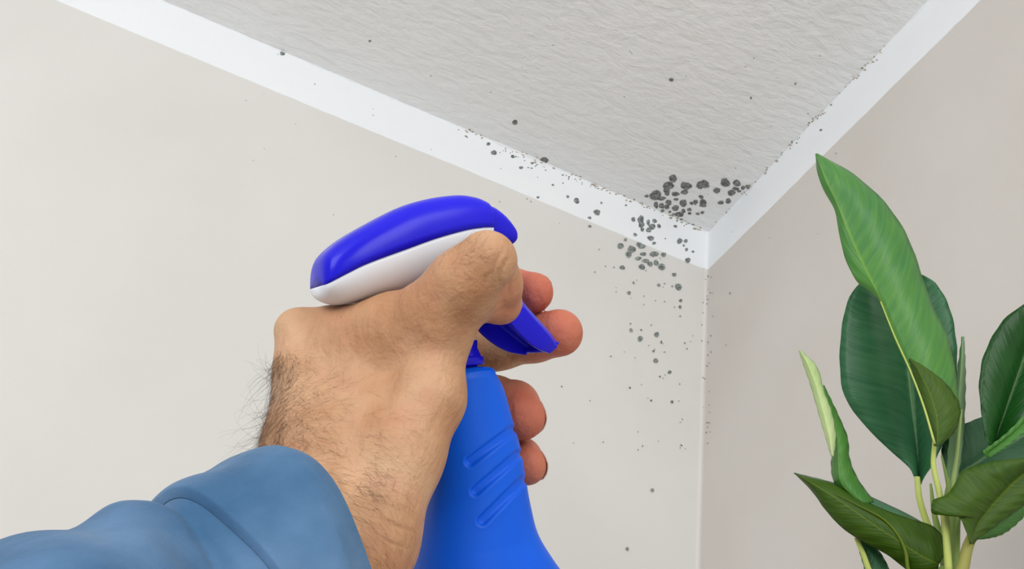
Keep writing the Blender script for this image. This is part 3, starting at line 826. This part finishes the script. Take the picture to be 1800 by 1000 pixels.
# H: thin rolled spear
leaf([(1664,865),(1666,800),(1674,720),(1683,650),(1691,592)], [(1671,865),(1678,800),(1684,720),(1689,650),(1692,591)], [(1678,865),(1690,800),(1696,720),(1697,650),(1694,592)],
     G['sage'], .022, .016, .022, ns=4, label='narrow rolled spear leaf')
# F: blue-green leaf behind, right
leaf([(1668,850),(1655,800),(1662,772),(1690,748),(1725,733),(1800,700),(1880,680)], [(1670,855),(1690,830),(1715,815),(1745,795),(1775,780),(1820,750),(1885,690)],
     [(1672,860),(1710,850),(1745,840),(1780,825),(1810,810),(1850,770),(1890,700)], G['teal'], .045, .05, .035, label='blue-green leaf at the right, behind the dark one')
# E: dark glossy leaf at the right edge
leaf([(1746,790),(1733,772),(1726,730),(1721,680),(1727,632),(1745,590),(1770,556),(1808,530),(1850,505),(1900,480)],
     [(1748,790),(1752,765),(1764,730),(1778,690),(1792,650),(1806,610),(1824,575),(1845,540),(1870,510),(1902,480)],
     [(1750,791),(1775,765),(1797,728),(1822,690),(1845,655),(1866,620),(1885,585),(1898,550),(1905,520),(1904,480)], G['dark'], .0, .012, .0, label='dark glossy leaf cut by the right edge')
leaf([(1735,803),(1728,793),(1745,780),(1770,760),(1800,730),(1840,690)], [(1737,804),(1738,796),(1754,783),(1778,764),(1806,738),(1845,695)], [(1740,804),(1752,796),(1768,786),(1792,768),(1815,745),(1850,700)],
     G['mid'], -.004, -.002, -.004, label='light green turned edge of a leaf at the right')
# C: new leaf, pale roll and green base
leaf([(1500,885),(1468,850),(1461,820),(1462,790),(1452,740),(1446,700),(1446,678)], [(1515,885),(1480,850),(1474,815),(1472,785),(1463,745),(1453,705),(1447,677)],
     [(1536,880),(1510,845),(1494,808),(1490,770),(1476,735),(1461,703),(1448,677)], G['mid'], .01, .0, .008, ns=5, label='small upright green leaf at the left')
leaf([(1461,802),(1450,765),(1437,720),(1424,675),(1412,640),(1404,616)], [(1463,802),(1458,765),(1447,720),(1434,675),(1420,640),(1406,616)],
     [(1465,802),(1469,765),(1461,722),(1449,690),(1436,645),(1409,617)], G['pale'], -.001, -.006, -.001, ns=5, label='pale rolled new leaf tip')
# D: drooping leaf lower left (upper face strip, underside)
leaf([(1640,930),(1600,906),(1550,882),(1500,860),(1460,847),(1425,838),(1395,831)], [(1648,950),(1604,926),(1556,902),(1508,878),(1466,858),(1428,843),(1396,832)],
     [(1655,965),(1606,940),(1560,915),(1512,890),(1470,866),(1430,848),(1397,833)], G['teal'], .012, .004, .0, ns=4, label='upper face of the drooping leaf')
leaf([(1662,950),(1640,925),(1600,912),(1555,896),(1508,874),(1462,850),(1425,840),(1396,831)],
     [(1650,992),(1615,975),(1575,948),(1535,922),(1495,893),(1458,868),(1425,848),(1397,832)],
     [(1640,1022),(1600,1005),(1560,975),(1515,951),(1480,927),(1452,897),(1428,864),(1398,833)], G['olive'], .002, -.004, .004, label='olive underside of the drooping leaf')
leaf([(1536,1060),(1528,1030),(1515,985),(1503,945)], [(1560,1060),(1546,1025),(1526,980),(1506,944)], [(1588,1060),(1570,1015),(1545,968),(1512,945)], G['deep'], .02, .02, .02, ns=4, label='deep green leaf under the drooping one')
# G: big drooping leaf at right, dark underside
leaf([(1690,1005),(1692,960),(1694,925),(1680,905),(1655,906),(1638,903),(1637,885)][::-1][:0] or [(1705,955),(1695,925),(1680,905),(1640,903),(1640,880),(1668,866),(1686,834),(1700,824),(1740,812),(1790,806),(1860,800)],
     [(1708,955),(1712,935),(1722,915),(1735,900),(1748,884),(1762,868),(1778,852),(1795,837),(1815,822),(1840,808),(1864,800)],
     [(1710,956),(1722,944),(1740,932),(1758,918),(1780,902),(1800,888),(1820,874),(1838,856),(1852,838),(1862,818),(1866,801)], G['olive'], -.03, -.022, -.02, label='big drooping leaf at the right, dark underside')
leaf([(1712,948),(1722,935),(1745,915),(1775,895),(1810,875)], [(1714,948),(1728,942),(1752,928),(1782,906),(1814,880)], [(1716,948),(1738,946),(1764,938),(1792,916),(1818,885)], G['mid'], .004, .002, .004, ns=4, label='light green leaf edge beneath the big drooping leaf')
# A: tall bright leaf with its folded base
leaf([(1643,782),(1622,715),(1599,655),(1571,594),(1546,530),(1503,490),(1480,434),(1468,372),(1441,318),(1433,271)],
     [(1644,782),(1624,712),(1601,652),(1573,590),(1548,528),(1521,474),(1496,420),(1473,362),(1450,312),(1434,270)],
     [(1650,784),(1684,735),(1682,680),(1668,600),(1635,528),(1613,462),(1590,406),(1552,352),(1497,304),(1438,271)],
     G['bright'], -.006, -.012, -.004, nt=70, label='tall bright green leaf, pointed tip at the upper left')
leaf([(1643,784),(1633,755),(1624,722),(1613,685),(1603,650),(1597,630)], [(1647,784),(1648,758),(1645,728),(1634,692),(1616,655),(1598,630)],
     [(1652,783),(1678,758),(1688,718),(1668,680),(1636,652),(1600,630)], G['olive'], -.024, -.030, -.026, ns=5, label='dark rolled underside at the base of the tall leaf')
stalk([(1548,530),(1573,592),(1601,654),(1624,715),(1643,780)], .0004, .0008, G['lime'], name='midrib', dd=-.0305)
stalk([(1612,838),(1617,880),(1632,925),(1652,965),(1666,1010)], .0020, .0030, G['lime'], dd=.028)
stalk([(1655,800),(1668,860),(1676,930),(1672,1010)], .0006, .0036, G['stalk'], dd=.006)
stalk([(1643,775),(1641,820),(1652,870),(1662,930),(1668,1010)], .0015, .0026, G['lime'], dd=-.014)

stalk([(1690,720),(1682,800),(1672,870),(1668,940),(1670,1010)], .0008, .0030, G['sage'], dd=.012)
stalk([(1668,840),(1660,900),(1664,960),(1670,1010)], .0008, .0045, G['stalk'], dd=.01)
stalk([(1636,850),(1642,900),(1655,960),(1666,1010)], .0008, .004, G['stalk'], dd=.02)
stalk([(1712,935),(1700,965),(1692,1000),(1682,1030)], .0030, .0042, G['brownstalk'], dd=-.018)
stalk([(1690,870),(1684,920),(1680,970),(1676,1010)], .0006, .0036, G['stalk'], dd=.0)
stalk([(1470,868),(1510,889),(1552,912),(1578,940),(1592,970),(1600,1010),(1640,1060)], .0002, .0016, G['olive'], name='midrib', dd=-.0050)
stalk([(1505,945),(1518,975),(1532,1010),(1570,1060)], .0016, .0024, G['lime'], dd=.012)
# stems gather down into the pot
sc_ = (soil - CAM) @ Rm.T
def wtube(stations, mat, name, parent, base, N=40):
    a = np.linspace(0, 2 * np.pi, N, endpoint=False); rs = []
    for z, r_ in stations:
        rs.append(np.stack([np.cos(a) * r_, np.sin(a) * r_, np.full(N, z)], 1) + base)
    V, Fc = rings(rs); return link(name, mesh(name, V, Fc), mat, parent)
M_pot, n, l, b = newmat('terracotta', (0.50, 0.24, 0.14), .8); noise_color(M_pot, n, l, b, (0.46, 0.21, 0.12), (0.56, 0.29, 0.18), 12)
M_soil, n, l, b = newmat('potting_soil', (0.04, 0.025, 0.018), .95); r, s = noise_color(M_soil, n, l, b, (0.025, 0.016, 0.01), (0.07, 0.045, 0.03), 60); bump(n, l, b, s, 90, .8, .004)
zero = np.zeros(3)
wtube([(0, .055), (.004, .058), (.135, .078), (.137, .086), (.162, .088), (.163, .080), (.150, .078), (.148, .02)], M_pot, 'pot', plant, zero)
wtube([(.1485, .077), (.153, .075), (.156, .03)], M_soil, 'soil', plant, zero)
pc = (stem0 - PB)
for k in range(7):
    a = k / 7 * 6.28; q0 = np.array([math.cos(a) * .02, math.sin(a) * .02, .15]); q1 = np.array([math.cos(a) * .012, math.sin(a) * .012, 0]) + pc
    q1[2] = pc[2]
    cc = [q0 * (1 - f) + q1 * f for f in np.linspace(0, 1, 5)]; aa = np.linspace(0, 2 * np.pi, 8, endpoint=False)
    V, Fc = rings([c + np.stack([np.cos(aa) * .0032, np.sin(aa) * .0032, np.zeros(8)], 1) for c in cc])
    link('stalk', mesh('stalk', V, Fc), G['stalk'], plant)

# plant stand under the pot (below the frame)
M_wood, n, l, b = newmat('pale_wood', (0.45, 0.31, 0.18), .5); noise_color(M_wood, n, l, b, (0.38, 0.25, 0.14), (0.52, 0.37, 0.23), 8, 5, stretch=(6, 6, 1))
stand = bpy.data.objects.new('plant_stand', None); COL.objects.link(stand); stand.location = (PB[0], PB[1], 0)
stand['label'] = 'tall wooden plant stand below the potted plant'; stand['category'] = 'stand'
wtube([(PB[2] - .024, .10), (PB[2] - .022, .104), (PB[2] - .002, .104), (PB[2], .10)], M_wood, 'top', stand, zero)
for k in range(3):
    a = k * 2.094 + .4; c0 = np.array([math.cos(a) * .07, math.sin(a) * .07, 0]); c1 = np.array([math.cos(a) * .105, math.sin(a) * .105, 0]); aa = np.linspace(0, 2 * np.pi, 16, endpoint=False); rs = []
    for f in np.linspace(0, 1, 6):
        c = c1 * (1 - f) + c0 * f; rs.append(c + np.stack([np.cos(aa) * (.011 + .006 * f), np.sin(aa) * (.011 + .006 * f), np.full(16, f * (PB[2] - .024))], 1))
    V, Fc = rings(rs); link('leg', mesh('leg', V, Fc), M_wood, stand)
